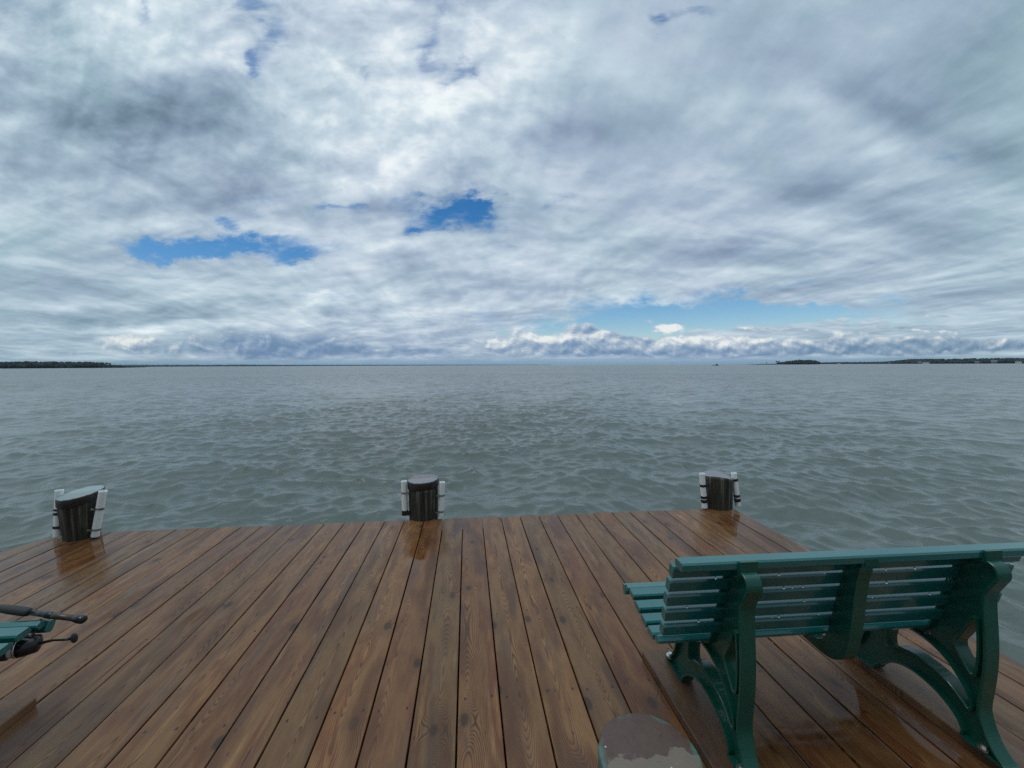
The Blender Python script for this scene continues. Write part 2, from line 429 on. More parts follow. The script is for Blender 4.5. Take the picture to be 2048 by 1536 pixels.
m, t = material('clamp_steel'); t.set(Base_Color=t.mix(t.step(t.noise(t.obj(), 60, 4), .5, .62), (.40, .42, .42), (.16, .10, .07)), Metallic=.8, Roughness=.42); M['clamp'] = m
m, t = material('rusty_band'); t.set(Base_Color=t.ramp(t.noise(t.obj(), 70, 4, .6), [(.35, (.014, .010, .010)), (.6, (.040, .018, .014)), (.75, (.11, .030, .018))]), Metallic=.2, Roughness=.6); M['rust'] = m
m, t = material('white_pipe')
n = t.noise(t.obj(), 22, 5, .65)
t.set(Base_Color=t.mix(t.step(n, .62, .76) * .45, (.88, .89, .88), (.46, .40, .33)), Roughness=.34); M['pvc'] = m
m, t = material('dark_inside'); t.set(Base_Color=(.03, .03, .03), Roughness=.8); M['dark'] = m
# tarred post wood
m, t = material('tarred_piling')
P_ = t.obj(); ox, oy, oz = t.sep(P_)
an = t.math('ARCTAN2', oy, ox)
g1 = t.noise(t.vec(an * 4.2, oz * 1.3, 1.0), 1, 5, .6); g2 = t.noise(t.vec(an * 16, oz * 1.8, 4.0), 1, 4, .6)
c = t.ramp(g1 * .72 + g2 * .28, [(.36, (.010, .009, .008)), (.47, (.026, .021, .016)), (.54, (.050, .045, .031)), (.62, (.15, .14, .10)), (.75, (.24, .22, .165))])
c = t.mix(t.step(oz, .13, .0) * t.step(g2, .45, .6) * .6, c, (.035, .048, .022))
t.set(Base_Color=c, Roughness=t.lin(g2, .3, .7, .75, .5)); t.bump(g2 + g1, .9, .012); M['piling'] = m
# old copper sheet on the posts, brown with a green edge
def copper(name, cols, edge):
    m, t = material(name)
    P_ = t.obj(); ox, oy, oz = t.sep(P_)
    n1 = t.noise(P_, 9, 5, .6); n2 = t.noise(P_, 34, 4, .65)
    worn = t.step(oy + (n1 - .5) * .16 + (n2 - .5) * .05, .006, -.004)
    c = t.mix(worn, t.mix(n2, cols[0], cols[1]), t.mix(n1, cols[2], cols[3]))
    rr = t.math('SQRT', ox * ox + oy * oy)
    pat = t.step(rr, .120, .150) * t.step(t.noise(t.vec(ox * 1, oy * 1, 3.0), 17, 3, .55), .50, .62)
    c = t.mix(pat * edge, c, (.075, .20, .165))
    c = t.mix(t.step(t.noise(P_, 26, 3, .5), .70, .76) * .8, c, (.05, .032, .024))
    sp = t.voro(P_, 42)
    spc = t.sep(X(t, sp.s.node.outputs['Color']))[0]
    c = t.mix(t.step(sp, .16, .08) * t.step(spc, .86, .9), c, (.45, .47, .46))
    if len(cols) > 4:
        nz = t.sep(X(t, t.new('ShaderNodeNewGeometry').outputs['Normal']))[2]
        c = t.mix(t.step(nz, .80, .93), t.mix(n1, (.050, .048, .045), (.022, .019, .017)), t.mix(t.step(n2, .66, .74), c, (.03, .03, .03)))  # upward faces pale: patina plus the wet top's sky reflection, painted in
    t.set(Base_Color=c, Roughness=t.lin(n2, .3, .7, .34, .62), Metallic=.05)
    t.bump(worn * -.5 + n2 * .5 + n1 * .8, .5, .004)
    return m
M['copper'] = copper('old_copper_sheet', ((.105, .056, .038), (.060, .038, .028), (.20, .148, .108), (.12, .098, .075)), .75)
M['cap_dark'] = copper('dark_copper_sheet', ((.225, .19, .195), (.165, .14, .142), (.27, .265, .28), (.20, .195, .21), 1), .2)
M['cap_teal'] = copper('pale_top_copper_sheet', ((.26, .325, .32), (.32, .385, .38), (.29, .345, .34), (.20, .24, .235), 1), .6)
m, t = material('end_grain')
P_ = t.obj(); ox, oy, oz = t.sep(P_); rr = t.math('SQRT', ox * ox + oy * oy)
t.set(Base_Color=t.mix(t.step(t.math('SINE', rr * 420 + t.noise(P_, 9, 3) * 6), -.4, .8) * .5, (.25, .255, .27), (.15, .15, .155)), Roughness=.25); t.bump(t.noise(P_, 60, 4), .5, .004); M['endgrain'] = m  # pale grey base has the sky's reflection on the wet top painted in
m, t = material('black_foam'); t.set(Base_Color=t.mix(t.noise(t.obj(), 300, 2), (.018, .017, .018), (.035, .033, .033)), Roughness=.7); M['foam'] = m
m, t = material('black_gloss'); t.set(Base_Color=(.012, .012, .014), Roughness=.22); M['gloss'] = m
m, t = material('rod_blank'); t.set(Base_Color=t.mix(t.noise(t.obj(), 40, 3), (.035, .022, .016), (.06, .035, .022)), Roughness=.28); M['blank'] = m
m, t = material('spool_line'); t.set(Base_Color=(.55, .55, .50), Roughness=.4); M['line'] = m
m, t = material('water_drop'); t.set(Base_Color=(1, 1, 1), Roughness=.02, IOR=1.33); t.b.inputs['Transmission Weight'].default_value = 1; M['drop'] = m

# ------------------------------------------------------------------ the jetty
WATER = -1.25
def front_y(x): return min(3.862 - .028 * x, 3.924 + (x + 3.82) * 2.67)
PITCHX, X0 = .193, -.060
v, f, uv, uv2 = [], [], [], []
posts = [(-3.55, 3.885, .150), (-.462, 3.965, .150), (2.655, 3.855, .150), (.525, 1.03, .145)]
k = -24
while k <= 14:
    a, b = X0 + PITCHX * k, X0 + PITCHX * (k + 1)
    ga, gb = rng.uniform(.0028, .0052), rng.uniform(.0028, .0052)
    a += ga; b -= gb
    if k == 14: b = 2.828
    xm = (a + b) / 2; hw = (b - a) / 2
    y0 = -2.2
    z = rng.uniform(-.0016, .0012); tl = rng.uniform(-.0012, .0012)
    e = .0026
    sec = [(-hw, z - .038), (-hw, z - e - tl), (-hw + e * .4, z - e * .35 - tl), (-hw + e * 1.6, z - tl), (hw - e * 1.6, z + tl), (hw - e * .4, z - e * .35 + tl), (hw, z - e + tl), (hw, z - .038)]
    r1, r2 = rng.random(), rng.random()
    ja, jb = rng.uniform(-.004, .004), rng.uniform(-.004, .004)
    rings = []
    bend = rng.uniform(-.0018, .0018)
    for s_ in range(9):
        u_ = s_ / 8
        ring = []
        for (xx, zz) in sec:
            X_ = xm + xx
            yend = front_y(X_) + (ja if xx < 0 else jb)
            ring.append((X_ + bend * math.sin(u_ * 7 + r1 * 6), y0 + (yend - y0) * u_, zz, xx))
        rings.append(ring)
    n = len(sec); base = len(v)
    for ring in rings:
        for (X_, Y_, Z_, xx) in ring:
            v.append((X_, Y_, Z_)); uv.append((xx, Y_)); uv2.append((r1, r2))
    for i in range(8):
        for j in range(n):
            f.append((base + i * n + j, base + i * n + (j + 1) % n, base + (i + 1) * n + (j + 1) % n, base + (i + 1) * n + j))
    f.append(tuple(base + j for j in range(n))[::-1]); f.append(tuple(base + 8 * n + j for j in range(n)))
    k += 1
dock = empty('wooden_jetty', (0, 0, 0), label='wet brown plank jetty reaching out over the water under the benches', cat='jetty')
obj('decking', v, f, M['deck'], dock, uv=uv, uv2=uv2)
mb = MB()
for i in range(10): mb.box((-4.55 if i < 7 else -3.7, -2.1 + i * .61, -.235), (2.79, -2.06 + i * .61, -.0415))
mb.build('joist', M['under'], dock)
mb = MB(); mb.box((-4.55, -2.1, -.262), (2.74, 2.4, -.238)); mb.box((-3.7, 2.403, -.262), (2.74, 3.62, -.238)); mb.build('gap_light_blocker', M['under'], dock)  # added sheet under the joists that keeps light out of the board gaps
mb = MB()
mb.box((2.775, -2.15, -.29), (2.815, 3.70, -.043)); mb.build('side_beam', M['under'], dock)
mb = MB()
mb.box((-3.75, 3.66, -.29), (2.77, 3.70, -.043)); mb.build('front_beam', M['under'], dock)

# ------------------------------------------------------------------ posts
def piling(name, x, y, h, r, lean, slope, label, group=None, cap=None, capz=.055, scoop=False, taper=.03):
    root = empty(name, (x, y, 0), (lean[1], lean[0], 0), label=label, cat='post', group=group)
    n = 56
    bot = WATER - .8
    zs = [bot, -.4, 0, .05, .1, .16, .22, .28, .33, 1]
    grooves = [rng.uniform(-1, 1) for _ in range(n)]
    grooves = [(grooves[i] * .6 + grooves[(i + 1) % n] * .3 + grooves[i - 1] * .1) * .0035 for i in range(n)]
    def rad(z, k): return r * (1 + taper * (max(z, -.3) / .36 - 1 if z < 1 else 0)) + grooves[k] + .003 * math.sin(3 * k * 2 * math.pi / n + x)
    def topz(c, s): return h + slope[0] * c * r + slope[1] * s * r - (capz if cap else 0) - (.035 * (1 - (c * .4 + s * .9) ** 2) if scoop else 0)
    mb = MB(); rings = []
    for z in zs:
        ring = []
        for q in range(n):
            c, s = math.cos(q * 2 * math.pi / n), math.sin(q * 2 * math.pi / n)
            zz = z if z < 1 else topz(c, s)
            if z < 1 and z > 0: zz = z / .36 * topz(c, s)
            rr = rad(zz, q) * (1.0 if z < 1 else .985)
            ring.append((c * rr, s * rr, zz))
        rings.append(ring)
    mb.loft(rings, cap=False)
    n0 = len(zs) - 1
    last = rings[-1]
    prev = len(mb.v) - n
    for fac in (.75, .45, .15):                          # top face as rings so that it can dip
        ring = []
        for q in range(n):
            c, s = math.cos(q * 2 * math.pi / n), math.sin(q * 2 * math.pi / n)
            zz = topz(c * fac, s * fac) if scoop else topz(c * fac, s * fac)
            if scoop: zz = h + slope[0] * c * fac * r + slope[1] * s * fac * r - .035 * (1 - (fac * (c * .4 + s * .9)) ** 2)
            ring.append((c * r * fac, s * r * fac, zz + rng.uniform(-.002, .002)))
        st = len(mb.v); mb.v += ring
        for q in range(n): mb.f.append((prev + q, prev + (q + 1) % n, st + (q + 1) % n, st + q))
        prev = st
    mb.f.append(tuple(prev + q for q in range(n)))
    o = mb.build('shaft', M['piling'], root, smooth=True)
    o.data.materials.append(M['endgrain'])
    if not cap:
        for pl in o.data.polygons:
            if pl.normal.z > .6: pl.material_index = 1
    if cap:
        mb = MB(); rings = []
        def cz(c, s, dz, fac): return h + slope[0] * c * r * fac + slope[1] * s * r * fac + dz
        for (dz, fac) in ((-capz - .002, 1.012), (-capz * .98, 1.035), (-.012, 1.04), (-.003, 1.03), (0, 1.0), (.002, .9), (.003, .6), (.004, .3), (.004, .02)):
            ring = []
            for q in range(n):
                a = q * 2 * math.pi / n; c, s = math.cos(a), math.sin(a)
                wv = 1 + .012 * math.sin(2 * a + 1 + x) + .006 * math.sin(5 * a + x * 3)
                d2 = dz + (rng.uniform(-.0025, .0025) if fac > .99 else 0) + (.006 * math.sin(3 * a + x) if dz < -.02 else 0)
                ring.append((c * r * fac * wv, s * r * fac * wv, cz(c, s, d2, fac)))
            rings.append(ring)
        mb.loft(rings); mb.build('cap', cap, root, smooth=True)
    return root
def holder(root, x, z0, length, y, tx, ty, bands):
    # white pipe strapped to the post; x, y from the post's axis; tx, ty lean of the top
    e = empty('rod_holder', (x, y, z0), (0, 0, 0)); e.parent = root
    A = Vector((0, 0, 0)); B_ = Vector((tx, ty, length)); rr = .029
    dirn = (B_ - A).normalized(); a = dirn.cross(Vector((0, 1, 0))).normalized(); b = dirn.cross(a)
    def ring(c, rad): return [c + (a * math.cos(q * 2 * math.pi / 20) + b * math.sin(q * 2 * math.pi / 20)) * rad for q in range(20)]
    mb = MB(); mb.loft([ring(A, rr - .004), ring(A, rr - .001), ring(A + dirn * .001, rr), ring(A + dirn * .004, rr), ring(B_ - dirn * .004, rr), ring(B_ - dirn * .001, rr), ring(B_, rr - .001), ring(B_, rr - .004), ring(B_ - dirn * .004, rr - .0042), ring(A + (B_ - A) * .15, rr - .0042)], cap=False)
    p = mb.build('pipe', M['pvc'], e, smooth=False)
    for pl in p.data.polygons: pl.use_smooth = True
    for (u_, hgt, kind) in bands:
        mb = MB(); c0 = A + (B_ - A) * u_
        ro = rr + .003
        mb.loft([ring(c0 - dirn * hgt / 2, rr + .0005), ring(c0 - dirn * hgt / 2, ro), ring(c0 + dirn * hgt / 2, ro), ring(c0 + dirn * hgt / 2, rr + .0005)], cap=False)
        # tail that runs to the post
        sgn = -1 if x > 0 else 1
        mb.box((c0.x + (0 if sgn > 0 else -.05), c0.y - .031, c0.z - hgt * .45), (c0.x + (.05 if sgn > 0 else 0), c0.y - .027, c0.z + hgt * .45))
        if kind == 'clamp':
            mb.box((c0.x + sgn * .030 - .012, c0.y - .040, c0.z - hgt * .35), (c0.x + sgn * .030 + .012, c0.y - .028, c0.z + hgt * .35))
        mb.build('strap', M['clamp' if kind == 'clamp' else 'rust'], e)
    return e
G1 = 'mooring posts along the jetty end'
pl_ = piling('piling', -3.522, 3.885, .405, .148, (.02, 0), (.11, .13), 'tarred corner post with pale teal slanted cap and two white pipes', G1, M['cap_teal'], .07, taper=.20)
holder(pl_, -.185, .012, .42, -.02, .012, .02, ((.50, .022, 'rust'), (.585, .016, 'rust'), (.21, .022, 'rust')))
holder(pl_, .155, .020, .415, -.06, .078, .0, ((.62, .018, 'clamp'), (.16, .018, 'clamp')))
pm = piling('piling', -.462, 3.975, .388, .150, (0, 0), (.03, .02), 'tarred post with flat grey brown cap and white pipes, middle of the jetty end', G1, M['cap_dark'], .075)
holder(pm, -.178, .065, .325, -.06, -.006, .0, ((.64, .018, 'clamp'), (.01, .05, 'rust')))
holder(pm, .172, .012, .352, -.06, .025, .0, ((.62, .018, 'clamp'), (.15, .020, 'clamp')))
pr = piling('piling', 2.705, 3.855, .362, .148, (-.02, 0), (-.07, .05), 'bare tarred post with scooped top and dark banded white pipes, right corner', G1, None, scoop=True)
holder(pr, -.188, .014, .375, -.06, -.032, .0, ((.655, .026, 'rust'), (.315, .028, 'rust'), (.205, .034, 'rust')))
holder(pr, .192, .014, .355, -.07, -.038, .02, ((.80, .026, 'rust'), (.31, .026, 'rust'), (.185, .034, 'rust')))
pn_ = piling('piling', .525, 1.03, .39, .142, (0, 0), (0, 0), 'round post beside the green bench, top wrapped in peeling brown copper', None, M['copper'], .06)

# ------------------------------------------------------------------ benches
BX, BY = 1.505, 1.50
def ly(y): return y - BY - .02
outer = [(1.800, .046), (1.795, .062), (1.768, .082), (1.730, .135), (1.708, .20), (1.700, .27), (1.708, .325), (1.745, .365), (1.800, .378), (1.828, .392), (1.822, .408), (1.79, .412), (1.75, .418), (1.69, .400), (1.61, .384), (1.54, .376), (1.485, .378), (1.448, .398),
         (1.425, .45), (1.405, .53), (1.388, .61), (1.368, .69), (1.345, .755), (1.318, .790), (1.285, .795), (1.250, .795), (1.225, .780), (1.216, .745), (1.232, .705), (1.250, .66), (1.250, .60), (1.243, .52), (1.238, .44), (1.238, .36), (1.243, .28), (1.248, .21), (1.238, .16), (1.212, .10), (1.175, .058), (1.150, .046),
         (1.22, .0425), (1.300, .046), (1.302, .075), (1.318, .105), (1.345, .130), (1.385, .152), (1.430, .165), (1.480, .170), (1.530, .160), (1.572, .138), (1.610, .105), (1.640, .068), (1.655, .046), (1.73, .0425)]
holeA = [(1.585, .205), (1.545, .236), (1.491, .252), (1.44, .252), (1.392, .245), (1.345, .228), (1.305, .198), (1.284, .180), (1.280, .20), (1.292, .238), (1.317, .272), (1.355, .312), (1.400, .337), (1.450, .350), (1.505, .349), (1.550, .332), (1.582, .298), (1.594, .25)]
holeB = [(1.284, .55), (1.300, .50), (1.318, .455), (1.332, .425), (1.331, .400), (1.318, .376), (1.296, .345), (1.278, .325), (1.270, .350), (1.268, .42), (1.272, .50)]
def iron_end(name, parent, x):
    loops = [spline([(ly(a), b, 0) for a, b in L], 6) for L in (outer, holeA, holeB)]
    mb = MB()
    # web
    tris = tessellate_polygon([[Vector((p_.x, p_.y, 0)) for p_ in L] for L in loops])
    pts = [p_ for L in loops for p_ in L]; n = len(pts); hw = .009
    mb.v = [(-hw, p_.x, p_.y) for p_ in pts] + [(hw, p_.x, p_.y) for p_ in pts]
    mb.f = [tuple(q) for q in tris] + [tuple(i + n for i in q[::-1]) for q in tris]
    # flanges follow every edge of the casting
    for li, L in enumerate(loops):
        m_ = len(L); rings = []
        area = sum(L[i].x * L[(i + 1) % m_].y - L[(i + 1) % m_].x * L[i].y for i in range(m_))
        sg = (1 if area > 0 else -1) * (1 if li == 0 else -1)
        W_, T_, c_ = .030, .0095, .0035
        for i in range(m_):
            tv = (L[(i + 1) % m_] - L[i - 1]).normalized(); nn = Vector((-tv.y, tv.x, 0)) * sg
            p0 = L[i] - nn * .0008; p1 = L[i] + nn * T_
            def q(pp, xx): return (xx, pp.x, pp.y)
            rings.append([q(p0, -W_ + c_), q(p0 + nn * c_ * .7, -W_), q(p1, -W_ + .001), q(p1, W_ - .001), q(p0 + nn * c_ * .7, W_), q(p0, W_ - c_)])
        mb.loft(rings, closed=True)
    o = mb.build(name, M['iron'], parent)
    o.location = (x, 0, 0)
    # bolts through the feet
    for (yy, zz) in ((1.775, .078), (1.235, .066)):
        for sx in (-1,):
            b = MB()
            b.tube([(sx * .018, ly(yy), zz - .010), (sx * .018, ly(yy), zz)], .019, 16)
            b.tube([(sx * .018, ly(yy), zz), (sx * .018, ly(yy), zz + .011)], .0105, 6)
            b.build('bolt', M['steel'], o)
    return o
def slat_ring(cy_, cz_, dep, thk, ang, x):
    c_ = .006; ca, sa = math.cos(ang), math.sin(ang)
    pts = [(-dep / 2 + c_, -thk / 2), (dep / 2 - c_, -thk / 2), (dep / 2, -thk / 2 + c_), (dep / 2, thk / 2 - c_), (dep / 2 - c_, thk / 2), (-dep / 2 + c_, thk / 2), (-dep / 2, thk / 2 - c_), (-dep / 2, -thk / 2 + c_)]
    return [(x, cy_ + a * ca - b * sa, cz_ + a * sa + b * ca) for a, b in pts]
HL = .735
def slat(mb, yc, zc_, dep, thk, ang, half=HL):
    yy = yc - BY - .032
    mb.loft([slat_ring(yy, zc_, dep - .004, thk - .004, ang, -half), slat_ring(yy, zc_, dep, thk, ang, -half + .003), slat_ring(yy, zc_, dep, thk, ang, half - .003), slat_ring(yy, zc_, dep - .004, thk - .004, ang, half)])
def bench(label):
    root = empty('park_bench', (BX, BY, 0), (0, 0, R(-2.2)), label=label, cat='bench', group='green slatted benches on the jetty')
    mb = MB()
    for (yc, zc_, dep, thk, ang) in ((1.838, .404, .050, .032, 62), (1.800, .432, .030, .030, 28), (1.738, .437, .056, .032, 9), (1.668, .418, .056, .032, 9), (1.597, .402, .056, .032, 6), (1.527, .396, .056, .032, 0), (1.463, .412, .044, .030, -42)):
        slat(mb, yc, zc_, dep, thk, R(ang))
    mb.build('seat', M['slat'], root)
    mb = MB()
    for (yc, zc_) in ((1.424, .489), (1.409, .559), (1.395, .629), (1.378, .697), (1.355, .764)):
        slat(mb, yc, zc_, .034, .053, R(13))
    slat(mb, 1.300, .815, .054, .034, R(2))
    mb.build('backrest', M['slat'], root)
    iron_end('end_frame', root, -.490); iron_end('end_frame', root, .495)
    # clasps that hold the top slat
    for x in (-.490, .495):
        b = MB(); b.box((x - .034, ly(1.262), .785), (x + .034, ly(1.300), .800)); b.box((x - .034, ly(1.250), .785), (x + .034, ly(1.2625), .834))
        b.build('clasp', M['iron'], root)
    # middle support: a strap behind the backrest that swings forward under the seat
    prof = [(1.335, .782), (1.350, .70), (1.372, .60), (1.390, .50), (1.408, .425), (1.445, .376), (1.52, .366), (1.60, .372), (1.70, .392), (1.76, .395), (1.76, .378), (1.66, .358), (1.55, .338), (1.46, .332), (1.39, .337), (1.345, .362), (1.322, .40), (1.310, .47), (1.302, .55), (1.296, .64), (1.288, .72), (1.280, .775)]
    L = spline([(ly(a), b, 0) for a, b in prof], 4)
    mb = MB(); n = len(L)
    tris = tessellate_polygon([L])
    for hw, ins in ((.027, 0),):
        mb.add([(-hw, p_.x, p_.y) for p_ in L] + [(hw, p_.x, p_.y) for p_ in L], [tuple(q) for q in tris] + [tuple(i + n for i in q[::-1]) for q in tris] + [(i, (i + 1) % n, n + (i + 1) % n, n + i) for i in range(n)])
    o = mb.build('middle_support', M['iron'], root)
    bv = o.modifiers.new('bevel', 'BEVEL'); bv.width = .004; bv.segments = 2; bv.limit_method = 'ANGLE'; bv.angle_limit = R(50)
    b = MB(); b.box((-.036, ly(1.262), .782), (.036, ly(1.270), .826)); b.box((-.026, ly(1.2595), .790), (.026, ly(1.262), .818))
    b.build('clasp', M['iron'], root)
    # rain hanging under the slats
    b = MB()
    for (yc, zc_) in ((1.445, .463), (1.415, .530), (1.40, .600), (1.385, .668), (1.362, .735), (1.312, .801), (1.445, .396)):
        for _ in range(9):
            x = rng.uniform(-.72, .72)
            b.sphere((x, yc - BY - .046, zc_ - .006 + .002), .0042 * rng.uniform(.7, 1.15), 8, 6, (1, 1, 1.25))
    b.build('raindrops', M['drop'], root, smooth=True, kind='stuff')
    return root
def plank(parent, x0, x1, y0, y1, z0, z1):
    e = .004; v, uv, uv2 = [], [], []; r1, r2 = rng.random(), rng.random()
    hw = (x1 - x0) / 2; xm = (x0 + x1) / 2
    sec = [(-hw, z0), (-hw, z1 - e), (-hw + e, z1), (hw - e, z1), (hw, z1 - e), (hw, z0)]
    for y in (y0, y1):
        for (a, z) in sec: v.append((xm + a, y, z)); uv.append((a, y)); uv2.append((r1, r2))
    f = [(j, (j + 1) % 6, 6 + (j + 1) % 6, 6 + j) for j in range(6)] + [(5, 4, 3, 2, 1, 0), (6, 7, 8, 9, 10, 11)]
    return obj('runner', v, f, M['runner'], parent, uv=uv, uv2=uv2)
bench1 = bench('green slatted bench seen from behind at the right of the jetty')
ra_ = plank(bench1, -.605, -.420, -1.30, .360, .003, .041); rb_ = plank(bench1, .474, .620, -1.30, .325, .003, .041)
for o in (ra_, rb_): o.rotation_euler.z = R(2.2)
bench2 = copy_tree(bench1)
bench2.location = (-2.592, 1.598, 0); bench2.rotation_euler.z = R(-2.2)
bench2['label'] = 'green bench cut off at the left edge, fishing rod lying across its seat'

# ------------------------------------------------------------------ rod and reel on the second bench
rod = empty('fishing_rod', (-1.660, 1.816, .456), (0, 0, 0), label='dark fishing rod with spinning reel lying across the left bench seat', cat='fishing rod')
tipd = Vector((-.43, .115, .010)).normalized()
def along(s_): return tuple(tipd * s_)
mb = MB(); mb.tube([along(s_) for s_ in (0, .005, .03, .034, .05, .055)], [.013, .0165, .0165, .0155, .013, .0115], 16); mb.build('butt_cap', M['gloss'], rod, smooth=True)
mb = MB(); mb.tube([along(s_) for s_ in (.05, .12, .125, .16, .165)], [.0115, .0115, .013, .0135, .0115], 16); mb.build('rear_grip', M['blank'], rod, smooth=True)
mb = MB(); mb.tube([along(s_) for s_ in (.165, .17, .20, .205, .215, .30)], [.0115, .014, .014, .0125, .0115, .0115], 16); mb.build('reel_seat', M['gloss'], rod, smooth=True)
mb = MB(); mb.tube([along(s_) for s_ in (.29, .30, .33, .40, .46, .47)], [.012, .017, .0185, .018, .015, .012], 18); mb.build('fore_grip', M['foam'], rod, smooth=True)
mb = MB(); mb.tube([along(s_) for s_ in (.46, .9, 1.5, 2.1)], [.0085, .006, .004, .0018], 10); mb.build('blank', M['blank'], rod, smooth=True)
RC = Vector((-.238, -.005, -.095))           # reel body below the rod
reel = empty('reel', (0, 0, 0)); reel.parent = rod
mb = MB(); mb.tube([(-.215, .050, -.012), (-.212, .035, -.04), (-.22, .012, -.07), tuple(RC + Vector((0.005, 0, .02)))], [.006, .005, .006, .010], 10); mb.build('stem', M['gloss'], reel, smooth=True)
ax = Vector((-.92, -.38, .05)).normalized()
def onax(s_): return tuple(RC + ax * s_ * 1.25)
mb = MB(); mb.tube([onax(s_) for s_ in (-.045, -.040, -.012, .002, .004)], [.018, .034, .040, .042, .034], 22); mb.build('body', M['gloss'], reel, smooth=True)
mb = MB(); mb.tube([onax(s_) for s_ in (.004, .006, .010, .012)], [.030, .041, .041, .032], 22); mb.build('rim', M['steel'], reel, smooth=True)
mb = MB(); mb.tube([onax(s_) for s_ in (.012, .014, .024, .026)], [.032, .036, .036, .032], 22); mb.build('spool', M['line'], reel, smooth=True)
mb = MB(); mb.tube([onax(s_) for s_ in (.026, .028, .062, .070)], [.034, .042, .038, .014], 22); mb.build('drag_knob', M['gloss'], reel, smooth=True)
mb = MB(); mb.tube([tuple(RC + ax * -.02 + Vector(d)) for d in ((.0, .0, .0), (.045, .012, .0), (.085, .012, .006), (.125, .008, .007), (.155, .005, .012))], [.008, .006, .0045, .005, .007], 10); mb.build('handle', M['gloss'], reel, smooth=True)
mb = MB(); kc_ = RC + ax * -.02 + Vector((.172, .003, .014)); mb.sphere(kc_, .017, 14, 9, (.75, .6, 1.25)); mb.build('handle_knob', M['foam'], reel, smooth=True)
mb = MB(); bl = [RC + ax * .004 + Vector((0, 0, .032)), RC + ax * .02 + Vector((.012, -.01, .046)), RC + ax * .045 + Vector((.01, -.012, .040)), RC + ax * .05 + Vector((0, -.02, .0)), RC + ax * .03 + Vector((0, -.012, -.034)), RC + ax * .004 + Vector((0, 0, -.032))]
mb.tube(spline(bl, 6, closed=False), .0017, 8); mb.build('bail', M['steel'], reel, smooth=True)
HAZE = 3.5e-5
# ------------------------------------------------------------------ water
m, t = material('bay_water')
P_ = t.pos(); wx, wy, wz = t.sep(P_)
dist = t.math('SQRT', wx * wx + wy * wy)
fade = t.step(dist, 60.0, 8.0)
r1 = t.noise(t.vec(wx * .8, wy * 1.15, 0), 8.0, 5, .65, .5)
r2 = t.noise(t.vec(wx, wy * 1.2, 4), 2.6, 5, .62, .4)
gust = t.noise(t.vec(wx * .05, wy * .02, 0), 1.0, 3, .55)
body = t.mix(t.step(dist, 60.0, 5.0), (.205, .220, .218), (.090, .113, .099))  # base colour pales with distance, standing in for reflected sky
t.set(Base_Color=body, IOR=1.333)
t.put(t.b.inputs['Roughness'], t.lin(t.math('LOGARITHM', dist, 10.0), .9, 2.3, .05, .34) + (gust - .5) * .12)
t.b.inputs['Specular IOR Level'].default_value = .5
bn = t.bump(r1 * fade * .006 + r2 * (fade * .024 + .010) + t.noise(t.vec(wx * .30, wy * .55, 2.0), 1.0, 5, .62, .6) * t.step(dist, 25.0, 110.0) * .75, 1.0, 1.0)
M['water'] = m
rs = np.random.RandomState(11)
rad_ = [.4, 1.5, 2.6, 3.3]
r_ = 3.6
while r_ < 130: rad_.append(r_); r_ += max(.040, .0030 * r_)
while r_ < 14000: rad_.append(r_); r_ *= 1.03
rad_ = np.array(rad_ + [14000.0])
NA = 1150
az = np.linspace(R(-104), R(104), NA) + YAW
RR, AA = np.meshgrid(rad_, az, indexing='ij')
gx_ = (RR * np.sin(AA)).ravel(); gy_ = (RR * np.cos(AA)).ravel()
spacing = np.maximum(np.gradient(rad_), rad_ * (az[1] - az[0]))[:, None] * np.ones(NA)[None, :]
spacing = spacing.ravel().astype(np.float32)
gx_ = gx_.astype(np.float32); gy_ = gy_.astype(np.float32)
zz = np.zeros_like(gx_); dxx = np.zeros_like(gx_); dyy = np.zeros_like(gx_)
NW = 84
lam = np.exp(np.linspace(math.log(.24), math.log(6.2), NW)) * rs.uniform(.95, 1.05, NW)
gustn = .75 + .35 * np.sin(gx_ * .13 + gy_ * .05 + 1.0) * np.sin(gy_ * .09 - gx_ * .03) + .15 * np.sin(gx_ * .41 - gy_ * .3)
for i in range(NW):
    k_ = 2 * math.pi / lam[i]
    th = R(-100) + rs.normal(0, R(46))              # wind blows in from ahead and slightly from the right
    s_ = .043 * (1.0 if lam[i] < .32 else (1.45 if lam[i] < .85 else (.85 if lam[i] < 1.5 else .46)))
    a_ = s_ / k_
    wgt = np.clip((lam[i] / spacing - 2.6) / 2.5, 0, 1)
    if lam[i] < 1.2: wgt = wgt * np.clip(gustn, .2, 1.4)
    ph = k_ * (gx_ * math.cos(th) + gy_ * math.sin(th)) + rs.uniform(0, 6.28)
    sn, cs = np.sin(ph), np.cos(ph)
    zz += a_ * wgt * cs
    dxx -= .8 * a_ * wgt * math.cos(th) * sn; dyy -= .8 * a_ * wgt * math.sin(th) * sn
vv_ = np.stack([gx_ + dxx, gy_ + dyy, WATER + zz], 1).astype(np.float32)
nr = len(rad_)
ii = np.arange(nr - 1)[:, None] * NA + np.arange(NA - 1)[None, :]
quads = np.stack([ii, ii + NA, ii + NA + 1, ii + 1], -1).reshape(-1, 4).astype(np.int32)
me = D.meshes.new('water')
me.vertices.add(len(vv_)); me.vertices.foreach_set('co', vv_.ravel())
me.loops.add(quads.size); me.loops.foreach_set('vertex_index', quads.ravel())
me.polygons.add(len(quads)); me.polygons.foreach_set('loop_start', np.arange(0, quads.size, 4, dtype=np.int32))
me.polygons.foreach_set('use_smooth', np.ones(len(quads), dtype=bool))
me.update(calc_edges=True)
if me.polygons[0].normal.z < 0: me.flip_normals()
me.materials.append(M['water'])
wo_ = D.objects.new('water', me); COL.objects.link(wo_); tag(wo_, kind='structure')

